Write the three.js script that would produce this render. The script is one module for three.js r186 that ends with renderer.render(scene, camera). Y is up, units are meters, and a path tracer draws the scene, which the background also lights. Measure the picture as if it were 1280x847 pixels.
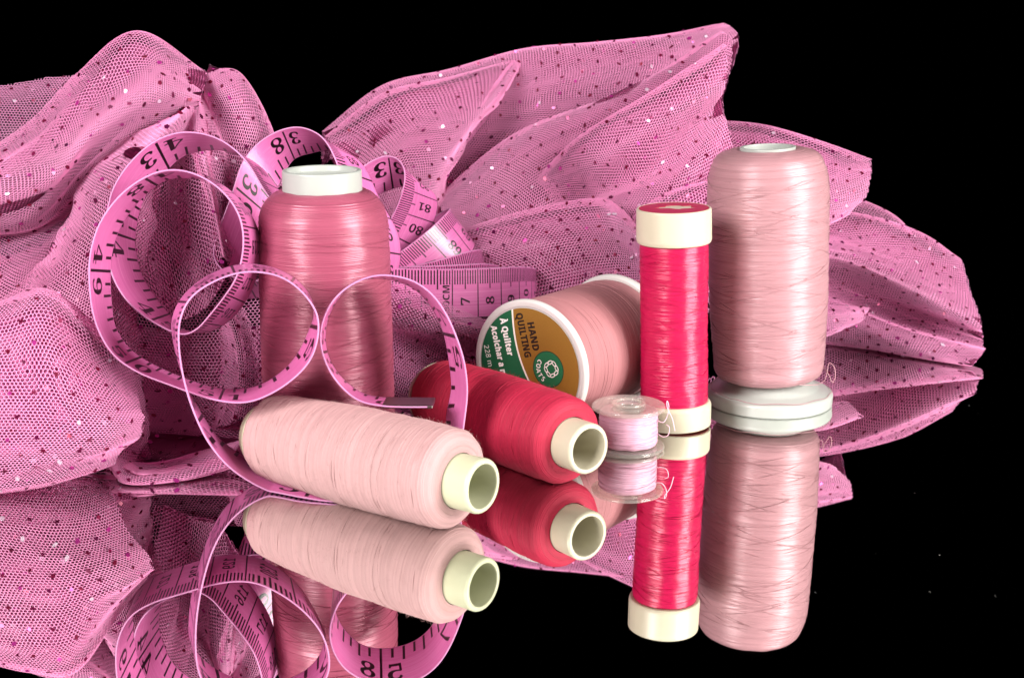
import * as THREE from 'three';
import { mergeGeometries } from 'three/addons/utils/BufferGeometryUtils.js';
import { RectAreaLightUniformsLib } from 'three/addons/lights/RectAreaLightUniformsLib.js';
import { RoundedBoxGeometry } from 'three/addons/geometries/RoundedBoxGeometry.js';
import { createNoise3D } from 'simplex-noise';

// ---------------------------------------------------------------- camera, light, exposure
const scene = new THREE.Scene();
scene.background = new THREE.Color(0, 0, 0);
const FOCAL = 1870, PITCH = 14 * Math.PI / 180, EYE = new THREE.Vector3(0, 0.13, 0.42);
const camera = new THREE.PerspectiveCamera(2 * Math.atan(423.5 / FOCAL) * 180 / Math.PI, 1280 / 847, 0.02, 20);
camera.position.copy(EYE);
camera.lookAt(0, EYE.y - Math.sin(PITCH), EYE.z - Math.cos(PITCH));
camera.focus = 0.415;
camera.userData.fStop = 40;
const renderer = new THREE.WebGLRenderer({ antialias: true });
renderer.toneMapping = THREE.LinearToneMapping;
renderer.toneMappingExposure = 1.0;
renderer.shadowMap.enabled = true;
RectAreaLightUniformsLib.init();

let seed = 7;
const rnd = () => { seed = (seed * 1664525 + 1013904223) >>> 0; return seed / 4294967296; };
const rr = (a, b) => a + (b - a) * rnd();
const noise = createNoise3D(rnd);
const V = (x, y, z) => new THREE.Vector3(x, y, z);

// a studio softbox: black hood, glowing diffuser and the area light of the same size in front of it
function softbox(label, at, aim, w, h, power, colour) {
  const g = new THREE.Group(); g.name = taken('softbox_lamp');
  g.position.set(...at); g.lookAt(...aim); scene.add(g);
  g.userData = { label, category: 'studio lamp', group: 'softbox lamps lighting the table' };
  const hood = new THREE.CylinderGeometry(Math.SQRT1_2, 0.16, 1, 4, 1, true); hood.rotateY(Math.PI / 4); hood.rotateX(Math.PI / 2);
  hood.scale(w * 1.02, h * 1.02, 0.26); hood.translate(0, 0, -0.135);
  const hm = new THREE.Mesh(hood, new THREE.MeshStandardMaterial({ color: 0x0a0a0a, roughness: 0.9, side: THREE.DoubleSide })); hm.name = 'hood'; g.add(hm);
  const dm = new THREE.Mesh(new THREE.BoxGeometry(w, h, 0.003), new THREE.MeshStandardMaterial({ color: 0xdddddd, roughness: 1, emissive: colour, emissiveIntensity: 0.5 })); dm.name = 'lamp_diffuser'; g.add(dm);
  const l = new THREE.RectAreaLight(colour, power, w, h); l.name = 'softbox_light'; l.position.set(0, 0, 0.006); l.rotation.y = Math.PI; g.add(l);
}
const names = {};
function taken(n) { const k = names[n] = (names[n] ?? -1) + 1; return k ? n + '_' + String(k).padStart(3, '0') : n; }
softbox('black softbox lamp standing to the right of the spools', [0.66, 0.34, 0.40], [0.02, 0.03, 0], 0.40, 0.48, 24, 0xfff9f5);
softbox('black softbox lamp standing to the left of the tulle', [-0.50, 0.44, 0.58], [-0.03, 0.03, 0], 0.32, 0.38, 29, 0xfff8f6);

// ---------------------------------------------------------------- helpers
const FWD = V(0, -Math.sin(PITCH), -Math.cos(PITCH)), UP = V(0, Math.cos(PITCH), -Math.sin(PITCH));
const rayOf = (px, py) => V(1, 0, 0).multiplyScalar((px - 640) / FOCAL).addScaledVector(UP, -(py - 423.5) / FOCAL).add(FWD);
const at = (px, py, D) => { const r = rayOf(px, py); return EYE.clone().addScaledVector(r, D / -r.z); };   // D: how far in front of the eye, along the table
function mesh(name, geometry, material, parent) {
  const m = new THREE.Mesh(geometry, material); m.name = name; m.castShadow = m.receiveShadow = true; parent.add(m); return m;
}
function thing(name, label, category, pos, group) {
  const g = new THREE.Group(); g.name = taken(name); g.position.copy(pos); g.userData = { label, category };
  if (group) g.userData.group = group;
  scene.add(g); return g;
}
const lin = (r, g, b) => new THREE.Color().setRGB(r, g, b);
const std = (color, roughness, o = {}) => new THREE.MeshPhysicalMaterial({ color, roughness, ...o });
const lathe = (pts, seg = 72) => new THREE.LatheGeometry(pts.map((p) => new THREE.Vector2(p[0], p[1])), seg);
function rounded(pts, r, n = 4) {          // a profile with its inner corners rounded
  const out = [pts[0]];
  for (let i = 1; i < pts.length - 1; i++) {
    const p = new THREE.Vector2(...pts[i]), a = new THREE.Vector2(...pts[i - 1]).sub(p), b = new THREE.Vector2(...pts[i + 1]).sub(p);
    const d = Math.min(r, a.length() / 2.01, b.length() / 2.01); a.setLength(d).add(p); b.setLength(d).add(p);
    for (let k = 0; k <= n; k++) { const t = k / n, u = 1 - t; out.push([u * u * a.x + 2 * u * t * p.x + t * t * b.x, u * u * a.y + 2 * u * t * p.y + t * t * b.y]); }
  }
  out.push(pts[pts.length - 1]); return out;
}
function tube(points, r, sides = 5, samples) {
  const c = new THREE.CatmullRomCurve3(points);
  return new THREE.TubeGeometry(c, samples ?? points.length * 4, r, sides, false);
}
// Wound thread: a profile [radius, height] swept round, with one ridge for every turn of the thread.
function wound(profile, { pitch = 0.0004, amp = 0.00009, seg = 80, tilt = 0.0012, band = 0.006, lump = 0.00012, tone = 0.07 } = {}) {
  const pts = profile.map((p) => new THREE.Vector2(...p)), cum = [0];
  for (let i = 1; i < pts.length; i++) cum.push(cum[i - 1] + pts[i].distanceTo(pts[i - 1]));
  const L = cum[cum.length - 1], n = Math.ceil(L / (pitch / 4)), pos = new Float32Array((n + 1) * (seg + 1) * 3), col = new Float32Array(pos.length), idx = [];
  const ph = rr(0, 50), tones = Array.from({ length: Math.ceil(L / pitch) + 40 }, () => 1 + rr(-tone, tone)), rises = tones.map(() => rr(0.25, 1.5));
  let k = 0;
  for (let i = 0; i <= n; i++) {
    const s = Math.min(L - 1e-9, (i / n) * L);
    while (k < pts.length - 2 && cum[k + 1] < s) k++;
    const t = (s - cum[k]) / (cum[k + 1] - cum[k]), dx = pts[k + 1].x - pts[k].x, dy = pts[k + 1].y - pts[k].y, l = Math.hypot(dx, dy) || 1;
    const r0 = pts[k].x + dx * t, y0 = pts[k].y + dy * t, nx = dy / l, ny = -dx / l, end = Math.min(1, s / (pitch * 5), (L - s) / (pitch * 5));
    for (let j = 0; j <= seg; j++) {
      const a = (j % seg) / seg * Math.PI * 2, ca = Math.cos(a), sa = Math.sin(a);
      const tl = tilt * noise(s / band, ph, 3) * Math.sin(a + 6 * noise(s / band / 1.7, ph, 9)) + pitch * (j % seg) / seg;
      const turn = (s + tl) / pitch + 12, w = Math.floor(turn), f = turn - w, rise = rises[Math.max(0, w) % rises.length];
      const d = end * (amp * rise * (1 - 4 * (f - 0.5) * (f - 0.5)) + lump * noise(ca * 2, s / 0.006, sa * 2 + ph) + lump * 0.3 * noise(s / 0.0016, ph, ca));
      const o = (i * (seg + 1) + j) * 3, r = r0 + nx * d, c = tones[Math.max(0, w) % tones.length];
      pos[o] = ca * r; pos[o + 1] = y0 + ny * d; pos[o + 2] = sa * r; col[o] = col[o + 1] = col[o + 2] = c;
      if (i < n && j < seg) { const q = i * (seg + 1) + j; idx.push(q, q + seg + 1, q + 1, q + 1, q + seg + 1, q + seg + 2); }
    }
  }
  const g = new THREE.BufferGeometry(); g.setAttribute('position', new THREE.BufferAttribute(pos, 3)); g.setAttribute('color', new THREE.BufferAttribute(col, 3)); g.setIndex(idx);
  g.computeVertexNormals();
  const nm = g.attributes.normal;      // the seam's two columns share a normal
  for (let i = 0; i <= n; i++) { const p = i * (seg + 1), q = p + seg; const x = nm.getX(p) + nm.getX(q), y = nm.getY(p) + nm.getY(q), z = nm.getZ(p) + nm.getZ(q), l = Math.hypot(x, y, z) || 1; nm.setXYZ(p, x / l, y / l, z / l); nm.setXYZ(q, x / l, y / l, z / l); }
  return g;
}
// strands that run across the other turns: helices of part of a turn lying on the body; rad(y) is the body's radius
function strands(count, y0, y1, rad, r, slope = 0.006, long = [0.5, 1.6]) {
  const gs = [];
  for (let i = 0; i < count; i++) {
    const a0 = rr(0, 6.283), span = rr(...long) * Math.PI, yy = rr(y0, y1), sl = rr(-slope, slope), pts = [];
    const n = Math.ceil(span / 0.12);
    for (let k = 0; k <= n; k++) {
      const t = k / n, y = Math.min(y1, Math.max(y0, yy + sl * (t - 0.5) * span)), a = a0 + t * span, lift = r * (1.1 * Math.min(1, 5 * t, 5 * (1 - t)) - 0.4);
      const q = rad(y) + lift; pts.push(V(Math.cos(a) * q, y, Math.sin(a) * q));
    }
    gs.push(tube(pts, r, 5, n * 2));
  }
  return mergeGeometries(gs);
}
const radius = (profile) => (y) => {
  for (let i = 1; i < profile.length; i++) { const [r0, a] = profile[i - 1], [r1, b] = profile[i]; if (y >= Math.min(a, b) && y <= Math.max(a, b) && b !== a) return r0 + (r1 - r0) * (y - a) / (b - a); }
  return profile[0][0];
};
function stuff(m) { m.userData.kind = 'stuff'; return m; }
function fuzz(parent, count, y0, y1, rad, material, long = 0.0018) {       // fibres standing off a spun thread
  const c = new THREE.CatmullRomCurve3([V(0, 0, 0), V(0.12, 0.35, 0.05), V(0.4, 0.55, 0.0), V(0.8, 0.6, 0.1)]);
  const m = new THREE.InstancedMesh(new THREE.TubeGeometry(c, 6, 0.016, 3, false), material, count), o = new THREE.Object3D();
  for (let i = 0; i < count; i++) {
    const a = rr(0, 6.283), y = rr(y0, y1), r = rad(y); o.position.set(Math.cos(a) * r, y, Math.sin(a) * r);
    o.lookAt(Math.cos(a) * (r + 1), y, Math.sin(a) * (r + 1)); o.rotateX(Math.PI / 2); o.rotateY(rr(0, 6.283)); o.rotateZ(rr(-0.7, 0.7)); o.scale.setScalar(long * rr(0.35, 1)); o.updateMatrix(); m.setMatrixAt(i, o.matrix);
  }
  m.name = 'fuzz'; stuff(m); parent.add(m);
}
const woundMat = (color, roughness, o = {}) => std(color, roughness, { vertexColors: true, ...o });

// ---------------------------------------------------------------- the mirror
{
  const m = mesh('mirror', new THREE.BoxGeometry(1.6, 0.006, 1.3).translate(0, -0.003, -0.05), new THREE.MeshStandardMaterial({ color: lin(0.83, 0.84, 0.82), metalness: 1, roughness: 0.012 }), scene);
  m.userData = { kind: 'structure', label: 'black looking mirror the spools stand on', category: 'mirror' };
  const d = new THREE.InstancedMesh(new THREE.IcosahedronGeometry(1, 0), std(lin(0.6, 0.58, 0.56), 0.9), 90), o = new THREE.Object3D();
  for (let i = 0; i < 90; i++) { o.position.set(rr(-0.16, 0.2), 0.00005, rr(-0.1, 0.14)); o.rotation.set(rr(0, 6), rr(0, 6), 0); o.scale.set(rr(0.4, 1.6), rr(0.3, 0.8), rr(0.4, 1)).multiplyScalar(0.00006); o.updateMatrix(); d.setMatrixAt(i, o.matrix); }
  d.name = 'dust'; stuff(d); m.add(d);
}

// ---------------------------------------------------------------- tulle
const tulle = thing('tulle_fabric', 'pink tulle with dark sequin dots heaped in loose folds behind the spools', 'fabric', V(0, 0, 0));
const tulleMat = std(lin(0.96, 0.385, 0.68), 0.42, { transmission: 0.38, thickness: 0, side: THREE.DoubleSide });
const sequinMat = std(lin(1, 1, 1), 0.24, { metalness: 0.45 });
const CELL = 0.00104, WIDE = 0.00025, DOUBLE = 0.00038;
let threads = 0;
function cubic(p0, p1, p2, p3, t) { return 0.5 * (2 * p1 + (p2 - p0) * t + (2 * p0 - 5 * p1 + 4 * p2 - p3) * t * t + (3 * p1 - p0 - 3 * p2 + p3) * t * t * t); }
function surface(grid) {                    // grid rows of points -> smooth f(u, v), u along a row, v down the rows
  const R = grid.length, C = grid[0].length, P = grid.map((r) => r.map((c) => at(...c)));
  const row = (i, u, k) => { const x = u * (C - 1), j = Math.min(C - 2, Math.max(0, Math.floor(x))), t = x - j, r = P[i]; const g = (q) => q < 0 ? 2 * r[0].getComponent(k) - r[1].getComponent(k) : q >= C ? 2 * r[C - 1].getComponent(k) - r[C - 2].getComponent(k) : r[q].getComponent(k); return cubic(g(j - 1), g(j), g(j + 1), g(j + 2), t); };
  return (u, v) => {
    const y = v * (R - 1), i = Math.min(R - 2, Math.max(0, Math.floor(y))), t = y - i, out = [];
    for (let k = 0; k < 3; k++) { const g = (q) => q < 0 ? 2 * row(0, u, k) - row(1, u, k) : q >= R ? 2 * row(R - 1, u, k) - row(R - 2, u, k) : row(q, u, k); out.push(cubic(g(i - 1), g(i), g(i + 1), g(i + 2), t)); }
    return V(...out);
  };
}
function fold(grid, { layers = 2, gap = 0.0016, ripple = 0.0008, fu = 0.5, fv = 2.4, dots = 2.1, turn = 0.1, wrap = '', inner = 0.0014, inset = 0.004 } = {}) {
  const curl = (a, b) => [a[0] + (b[0] - a[0]) * 0.3, a[1] + (b[1] - a[1]) * 0.3, a[2] + 0.016];
  if (wrap.includes('r')) grid = grid.map((r) => [...r, curl(r[r.length - 1], r[r.length - 2])]);
  if (wrap.includes('l')) grid = grid.map((r) => [curl(r[0], r[1]), ...r]);
  const f = surface(grid), N = 90, ph = rr(0, 90);
  // a table of smooth positions and the lengths along both ways
  let Lu = 0, Lv = 0;
  for (const c of [0.2, 0.5, 0.8]) for (let k = 0; k < 40; k++) { Lu += f(k / 40, c).distanceTo(f((k + 1) / 40, c)) / 3; Lv += f(c, k / 40).distanceTo(f(c, (k + 1) / 40)) / 3; }
  for (let layer = 0; layer < layers; layer++) {
    const T = [], NT = [];
    for (let i = 0; i <= N; i++) for (let j = 0; j <= N; j++) T.push(f(j / N, i / N));
    const id = (i, j) => Math.min(N, Math.max(0, i)) * (N + 1) + Math.min(N, Math.max(0, j));
    for (let i = 0; i <= N; i++) for (let j = 0; j <= N; j++) NT.push(T[id(i, j + 1)].clone().sub(T[id(i, j - 1)]).cross(T[id(i + 1, j)].clone().sub(T[id(i - 1, j)])).normalize());
    const mid = id(N >> 1, N >> 1), facing = Math.sign(NT[mid].dot(EYE.clone().sub(T[mid]))) || 1;
    for (let i = 0; i <= N; i++) for (let j = 0; j <= N; j++) {
      const q = id(i, j), n = NT[q], u = j / N * Lu / 0.03, v = i / N * Lv / 0.03, side = facing;
      const wob = (1 - 2.6 * Math.abs(noise(u * fu * 0.4 + layer * 0.3, v * fv * 0.5, ph))) * facing + 0.3 * noise(u * fu, v * fv * 1.4 + layer * 0.5, ph + 20);
      T[q].addScaledVector(n, ripple * wob - (layer ? (layer * gap + 0.35 * gap * noise(u * 0.5, v * 0.5, ph + layer * 40)) * side * Math.min(1, j / N * 9, (1 - j / N) * 9) : 0));
      T[q].y = Math.max(0.0009 + layer * 0.0004, T[q].y);
    }
    const look = (A, u, v) => { const x = Math.min(N - 1e-6, Math.max(0, u * N)), y = Math.min(N - 1e-6, Math.max(0, v * N)), j = Math.floor(x), i = Math.floor(y), a = x - j, b = y - i; return A[id(i, j)].clone().multiplyScalar((1 - a) * (1 - b)).addScaledVector(A[id(i, j + 1)], a * (1 - b)).addScaledVector(A[id(i + 1, j)], (1 - a) * b).addScaledVector(A[id(i + 1, j + 1)], a * b); };
    if (layer === layers - 1 && inner > 0) {      // the layers packed inside the fold
      const K = 56, pos = [], idx = [], v0 = 0.72 / (grid.length - 1);
      for (let i = 0; i <= K; i++) for (let j = 0; j <= K; j++) { const u = inset + (1 - 2 * inset) * j / K, v = v0 + (0.98 - v0) * i / K, p = look(T, u, v).addScaledVector(look(NT, u, v).normalize(), -facing * (0.0003 + inner * (1 + 0.4 * noise(u * 5, v * 5, ph + 70)) * Math.min(1, u * 12, (1 - u) * 12))); p.y = Math.max(0.0006, p.y); pos.push(p.x, p.y, p.z); if (i && j) { const c = i * (K + 1) + j; idx.push(c - K - 2, c - 1, c - K - 1, c - K - 1, c - 1, c); } }
      const gi = new THREE.BufferGeometry(); gi.setAttribute('position', new THREE.Float32BufferAttribute(pos, 3)); gi.setIndex(idx); gi.computeVertexNormals(); mesh('inner_layers', gi, tulleMat, tulle);
    }
    // hexagonal net: nodes of a honeycomb laid over the sheet, three threads from every second node
    const pos = [], nor = [], idx = [], ang = turn + layer * 0.035, ca = Math.cos(ang), sa = Math.sin(ang), h = CELL / Math.sqrt(3);
    const put = (x, y) => { const X = (x * ca - y * sa) / Lu + 0.5, Y = (x * sa + y * ca) / Lv + 0.5; return X < 0 || X > 1 || Y < 0 || Y > 1 ? null : [X, Y]; };
    const M = Math.ceil(Math.hypot(Lu, Lv) / CELL / 1.5) + 2;
    const jig = (x, y) => [x + 0.10 * CELL * noise(x / 0.004, y / 0.004, ph + 3), y + 0.10 * CELL * noise(x / 0.004, y / 0.004, ph + 33)];
    const thread = (a, b) => {
      const pa = look(T, ...a), pb = look(T, ...b), n = look(NT, ...a).normalize(), d = pb.clone().sub(pa); if (d.length() > CELL * 2.5) return;
      const w = n.clone().cross(d).normalize(), base = pos.length / 3, e = d.clone().setLength(WIDE * 0.3);
      if (layer) {                         // the layers inside the fold: flat threads of the doubled net
        for (const p of [pa, pb]) for (const k of [-0.5, 0.5]) { pos.push(p.x + w.x * k * DOUBLE, p.y + w.y * k * DOUBLE, p.z + w.z * k * DOUBLE); nor.push(n.x, n.y, n.z); }
        idx.push(base, base + 1, base + 2, base + 1, base + 3, base + 2); return;
      }
      for (const p of [pa.clone().sub(e), pb.clone().add(e)]) for (let k = 0; k < 3; k++) { const q = (k - 1) * 1.7, m = w.clone().multiplyScalar(Math.sin(q)).addScaledVector(n, Math.cos(q) * 0.8 * facing); pos.push(p.x + m.x * WIDE / 2, p.y + m.y * WIDE / 2, p.z + m.z * WIDE / 2); m.normalize(); nor.push(m.x, m.y, m.z); }
      for (const k of facing > 0 ? [0, 1] : [0, 1]) { const c = base + k, c2 = base + k + 1; idx.push(c, c2, c + 3, c2, c2 + 3, c + 3); }
    };
    for (let i = -M; i <= M; i++) for (let j = -M; j <= M; j++) {
      const cx = CELL * (i + (((j % 2) + 2) % 2) / 2), cy = CELL * 0.8660254 * j, a = put(...jig(cx, cy)); if (!a) continue;
      for (const [dx, dy] of [[0, h], [CELL / 2, -h / 2], [-CELL / 2, -h / 2]]) { const b = put(...jig(cx + dx, cy + dy)); if (b) thread(a, b); }
    }
    const g = new THREE.BufferGeometry(); g.setAttribute('position', new THREE.Float32BufferAttribute(pos, 3)); g.setAttribute('normal', new THREE.Float32BufferAttribute(nor, 3)); g.setIndex(idx);
    threads += idx.length / 3; const part = mesh('fold', g, tulleMat, tulle);
    // sequins, in slanting rows
    const step = 0.01 / Math.sqrt(dots), spots = [];
    for (let a = -60; a < 60; a++) for (let b = -60; b < 60; b++) { const x = step * (a + 0.5 * (b & 1)) + rr(-0.22, 0.22) * step, y = step * 0.9 * b + rr(-0.22, 0.22) * step, p = put(x, y); if (p && p[0] > 0.05 && p[0] < 0.95 && rnd() < 0.93) spots.push(p); }
    const s = new THREE.InstancedMesh(new THREE.CylinderGeometry(0.5, 0.5, 0.12, 5), sequinMat, spots.length), o = new THREE.Object3D();
    spots.forEach((p, k) => {
      const n = look(NT, ...p).normalize(); if (n.dot(EYE.clone().sub(look(T, ...p))) < 0) n.negate();
      o.position.copy(look(T, ...p)).addScaledVector(n, WIDE * 0.55); o.quaternion.setFromUnitVectors(V(0, 1, 0), n.add(V(rr(-0.5, 0.5), rr(-0.5, 0.5), rr(-0.5, 0.5))).normalize()); o.rotateY(rr(0, 6)); o.scale.set(rr(0.7, 1.35), 1, rr(0.5, 1.0)).multiplyScalar(0.00145); o.updateMatrix(); s.setMatrixAt(k, o.matrix);
      const q = rnd(); s.setColorAt(k, q < 0.8 ? lin(rr(0.10, 0.2), 0.006, rr(0.03, 0.06)) : q < 0.94 ? lin(0.42, 0.03, 0.24) : lin(0.8, 0.6, 0.75));
    });
    s.name = 'sequins'; stuff(s); part.add(s);
  }
}
// left heap
fold([[[-60, 100, 0.50], [0, 104, 0.50], [60, 95, 0.50], [115, 92, 0.50]], [[-60, 150, 0.488], [0, 150, 0.488], [60, 145, 0.488], [120, 130, 0.49]], [[-60, 230, 0.48], [0, 220, 0.48], [60, 200, 0.48], [130, 170, 0.485]]], { inner: 0, layers: 2 });
fold([[[-60, 235, 0.44], [55, 175, 0.445], [118, 120, 0.452], [180, 85, 0.458], [250, 130, 0.458]], [[-60, 215, 0.425], [35, 155, 0.43], [98, 94, 0.437], [170, 40, 0.445], [257, 92, 0.448]], [[-60, 235, 0.41], [48, 182, 0.414], [115, 125, 0.42], [190, 72, 0.43], [256, 106, 0.438]], [[-60, 262, 0.405], [55, 230, 0.408], [115, 170, 0.412], [190, 115, 0.42], [251, 120, 0.43]], [[-60, 288, 0.412], [40, 274, 0.414], [96, 225, 0.418], [180, 158, 0.424], [247, 130, 0.434]], [[-60, 300, 0.428], [50, 295, 0.43], [120, 240, 0.435], [190, 180, 0.44], [250, 150, 0.448]]], { turn: 0.5 });
fold([[[262, 110, 0.46], [300, 130, 0.465], [338, 200, 0.465], [350, 260, 0.46]], [[262, 82, 0.452], [302, 90, 0.45], [338, 156, 0.447], [352, 230, 0.445]], [[256, 98, 0.445], [287, 122, 0.438], [316, 180, 0.436], [327, 260, 0.435]], [[250, 115, 0.444], [265, 150, 0.440], [285, 215, 0.437], [300, 300, 0.434]], [[243, 130, 0.436], [250, 180, 0.426], [265, 250, 0.424], [285, 340, 0.424]], [[235, 138, 0.44], [222, 200, 0.436], [232, 280, 0.434], [262, 380, 0.426]], [[220, 150, 0.442], [195, 210, 0.434], [198, 290, 0.43], [230, 400, 0.422]], [[205, 160, 0.45], [165, 215, 0.444], [150, 300, 0.44], [180, 400, 0.43]]], { turn: 1.2 });
fold([[[180, 160, 0.43], [200, 150, 0.425], [220, 142, 0.425], [240, 132, 0.43], [250, 145, 0.44]], [[110, 208, 0.422], [130, 203, 0.412], [160, 200, 0.41], [190, 205, 0.416], [205, 225, 0.43]], [[88, 262, 0.415], [105, 265, 0.404], [135, 268, 0.402], [165, 280, 0.408], [190, 300, 0.422]], [[48, 330, 0.41], [70, 335, 0.398], [110, 345, 0.394], [145, 355, 0.399], [172, 380, 0.415]], [[-20, 390, 0.405], [30, 395, 0.394], [80, 405, 0.39], [135, 425, 0.391], [175, 440, 0.402]], [[-60, 450, 0.40], [10, 455, 0.39], [80, 465, 0.387], [140, 480, 0.387], [180, 480, 0.395]], [[-60, 520, 0.392], [10, 520, 0.386], [80, 525, 0.383], [150, 530, 0.382], [185, 525, 0.39]], [[-60, 600, 0.374], [10, 598, 0.374], [80, 596, 0.373], [150, 590, 0.372], [190, 580, 0.38]]], { turn: 0.25 });
fold([[[-60, 395, 0.385], [0, 395, 0.383], [60, 388, 0.386], [118, 432, 0.392], [148, 470, 0.392]], [[-60, 385, 0.365], [0, 378, 0.362], [60, 364, 0.366], [125, 416, 0.376], [160, 455, 0.378]], [[-60, 430, 0.352], [0, 425, 0.35], [60, 412, 0.354], [120, 446, 0.364], [169, 478, 0.370]], [[-60, 490, 0.348], [0, 490, 0.346], [65, 488, 0.347], [125, 501, 0.353], [176, 506, 0.362]], [[-60, 550, 0.346], [0, 548, 0.345], [65, 545, 0.345], [130, 545, 0.349], [178, 535, 0.358]], [[-60, 600, 0.349], [0, 592, 0.348], [60, 582, 0.348], [115, 573, 0.352], [160, 557, 0.360]], [[-60, 626, 0.352], [0, 617, 0.355], [58, 606, 0.356], [103, 592, 0.36], [140, 577, 0.368]], [[-60, 600, 0.37], [0, 598, 0.372], [55, 592, 0.374], [95, 583, 0.376], [125, 572, 0.38]]], { turn: 0.05 });
fold([[[-60, 270, 0.43], [0, 276, 0.43], [60, 262, 0.432], [120, 230, 0.435]], [[-60, 320, 0.412], [0, 320, 0.412], [50, 300, 0.416], [110, 265, 0.425]], [[-60, 380, 0.402], [0, 370, 0.403], [50, 340, 0.408], [100, 300, 0.418]], [[-60, 430, 0.395], [0, 420, 0.396], [60, 390, 0.402], [110, 340, 0.412]]], { turn: 0.8 });
fold([[[120, 320, 0.446], [190, 340, 0.442], [260, 350, 0.438], [350, 340, 0.44]], [[120, 420, 0.436], [190, 430, 0.432], [260, 430, 0.428], [350, 420, 0.432]], [[130, 500, 0.42], [200, 505, 0.416], [260, 510, 0.414], [350, 500, 0.42]], [[140, 560, 0.402], [210, 560, 0.399], [270, 550, 0.40], [350, 540, 0.402]], [[150, 590, 0.379], [220, 592, 0.377], [290, 582, 0.380], [350, 570, 0.384]]], { turn: 0.02, gap: 0.0025, inner: 0.003 });
fold([[[300, 380, 0.432], [318, 420, 0.428], [322, 470, 0.42], [318, 520, 0.41]], [[285, 385, 0.424], [298, 430, 0.419], [300, 480, 0.411], [290, 530, 0.40]], [[278, 395, 0.428], [286, 440, 0.423], [285, 490, 0.415], [275, 535, 0.404]], [[268, 400, 0.436], [272, 450, 0.432], [270, 500, 0.424], [260, 545, 0.412]]], { turn: 1.0 });
fold([[[150, 560, 0.388], [200, 574, 0.386], [260, 560, 0.386], [330, 542, 0.39]], [[138, 566, 0.376], [172, 580, 0.373], [245, 571, 0.375], [325, 549, 0.381]], [[134, 578, 0.372], [160, 596, 0.366], [235, 588, 0.368], [322, 561, 0.376]], [[140, 588, 0.372], [166, 608, 0.364], [232, 600, 0.367], [325, 573, 0.375]], [[155, 590, 0.378], [180, 605, 0.37], [240, 598, 0.374], [330, 574, 0.382]]], { ripple: 0.0003, turn: 0.6 });
// right heap: a back sheet and three folds before it, then the lobes to the right
fold([[[400, 205, 0.556], [480, 150, 0.562], [560, 120, 0.565], [650, 95, 0.566], [740, 85, 0.566], [830, 75, 0.566], [895, 65, 0.562]], [[404, 166, 0.545], [478, 109, 0.551], [560, 87, 0.554], [655, 58, 0.554], [745, 49, 0.553], [835, 41, 0.552], [905, 31, 0.548]], [[412, 195, 0.542], [490, 145, 0.547], [570, 122, 0.549], [655, 95, 0.549], [750, 84, 0.547], [840, 70, 0.545], [924, 46, 0.540]], [[430, 235, 0.540], [500, 195, 0.544], [575, 180, 0.541], [650, 150, 0.542], [740, 125, 0.543], [830, 105, 0.544], [917, 80, 0.538]], [[445, 280, 0.534], [520, 260, 0.538], [600, 245, 0.541], [690, 215, 0.541], [770, 180, 0.54], [850, 145, 0.539], [904, 125, 0.536]], [[470, 330, 0.522], [550, 320, 0.522], [640, 305, 0.522], [730, 280, 0.521], [810, 250, 0.521], [880, 215, 0.522], [915, 180, 0.528]], [[480, 430, 0.512], [570, 425, 0.512], [660, 420, 0.512], [750, 410, 0.512], [830, 400, 0.512], [920, 390, 0.512], [960, 380, 0.514]]], { turn: 0.45, dots: 1.9 });
fold([[[402, 210, 0.546], [480, 150, 0.548], [556, 130, 0.549], [632, 112, 0.560], [648, 90, 0.562]], [[406, 172, 0.538], [478, 116, 0.543], [560, 95, 0.547], [645, 72, 0.556], [652, 74, 0.558]], [[425, 205, 0.526], [488, 155, 0.528], [556, 136, 0.530], [618, 118, 0.531], [636, 108, 0.542]], [[440, 240, 0.520], [495, 202, 0.520], [550, 184, 0.521], [590, 165, 0.524], [602, 155, 0.536]], [[460, 280, 0.515], [500, 262, 0.514], [535, 245, 0.515], [555, 228, 0.519], [562, 216, 0.53]], [[480, 330, 0.512], [512, 320, 0.511], [535, 310, 0.511], [548, 285, 0.515], [552, 270, 0.526]]], { turn: 0.2, dots: 1.9 });
fold([[[546, 268, 0.530], [650, 192, 0.534], [780, 136, 0.535], [885, 75, 0.535]], [[544, 250, 0.520], [648, 164, 0.523], [783, 108, 0.524], [902, 40, 0.526]], [[552, 264, 0.513], [656, 184, 0.514], [788, 128, 0.515], [916, 60, 0.519]], [[560, 288, 0.511], [664, 224, 0.509], [790, 172, 0.510], [911, 100, 0.515]], [[566, 312, 0.509], [670, 272, 0.507], [790, 232, 0.507], [903, 132, 0.514]], [[572, 350, 0.507], [680, 322, 0.506], [800, 292, 0.506], [914, 178, 0.513]]], { turn: 0.9, dots: 1.9 });
fold([[[686, 240, 0.516], [738, 195, 0.513], [815, 146, 0.514], [900, 84, 0.518]], [[670, 226, 0.5125], [724, 170, 0.502], [808, 118, 0.504], [908, 56, 0.511]], [[682, 238, 0.5085], [742, 202, 0.493], [820, 156, 0.496], [909, 98, 0.507]], [[698, 264, 0.508], [756, 240, 0.499], [830, 202, 0.501], [903, 128, 0.507]], [[708, 282, 0.508], [772, 262, 0.494], [845, 232, 0.496], [910, 160, 0.507]], [[722, 310, 0.508], [790, 300, 0.499], [865, 275, 0.500], [925, 210, 0.509]]], { turn: 0.35, dots: 1.9 });
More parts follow.
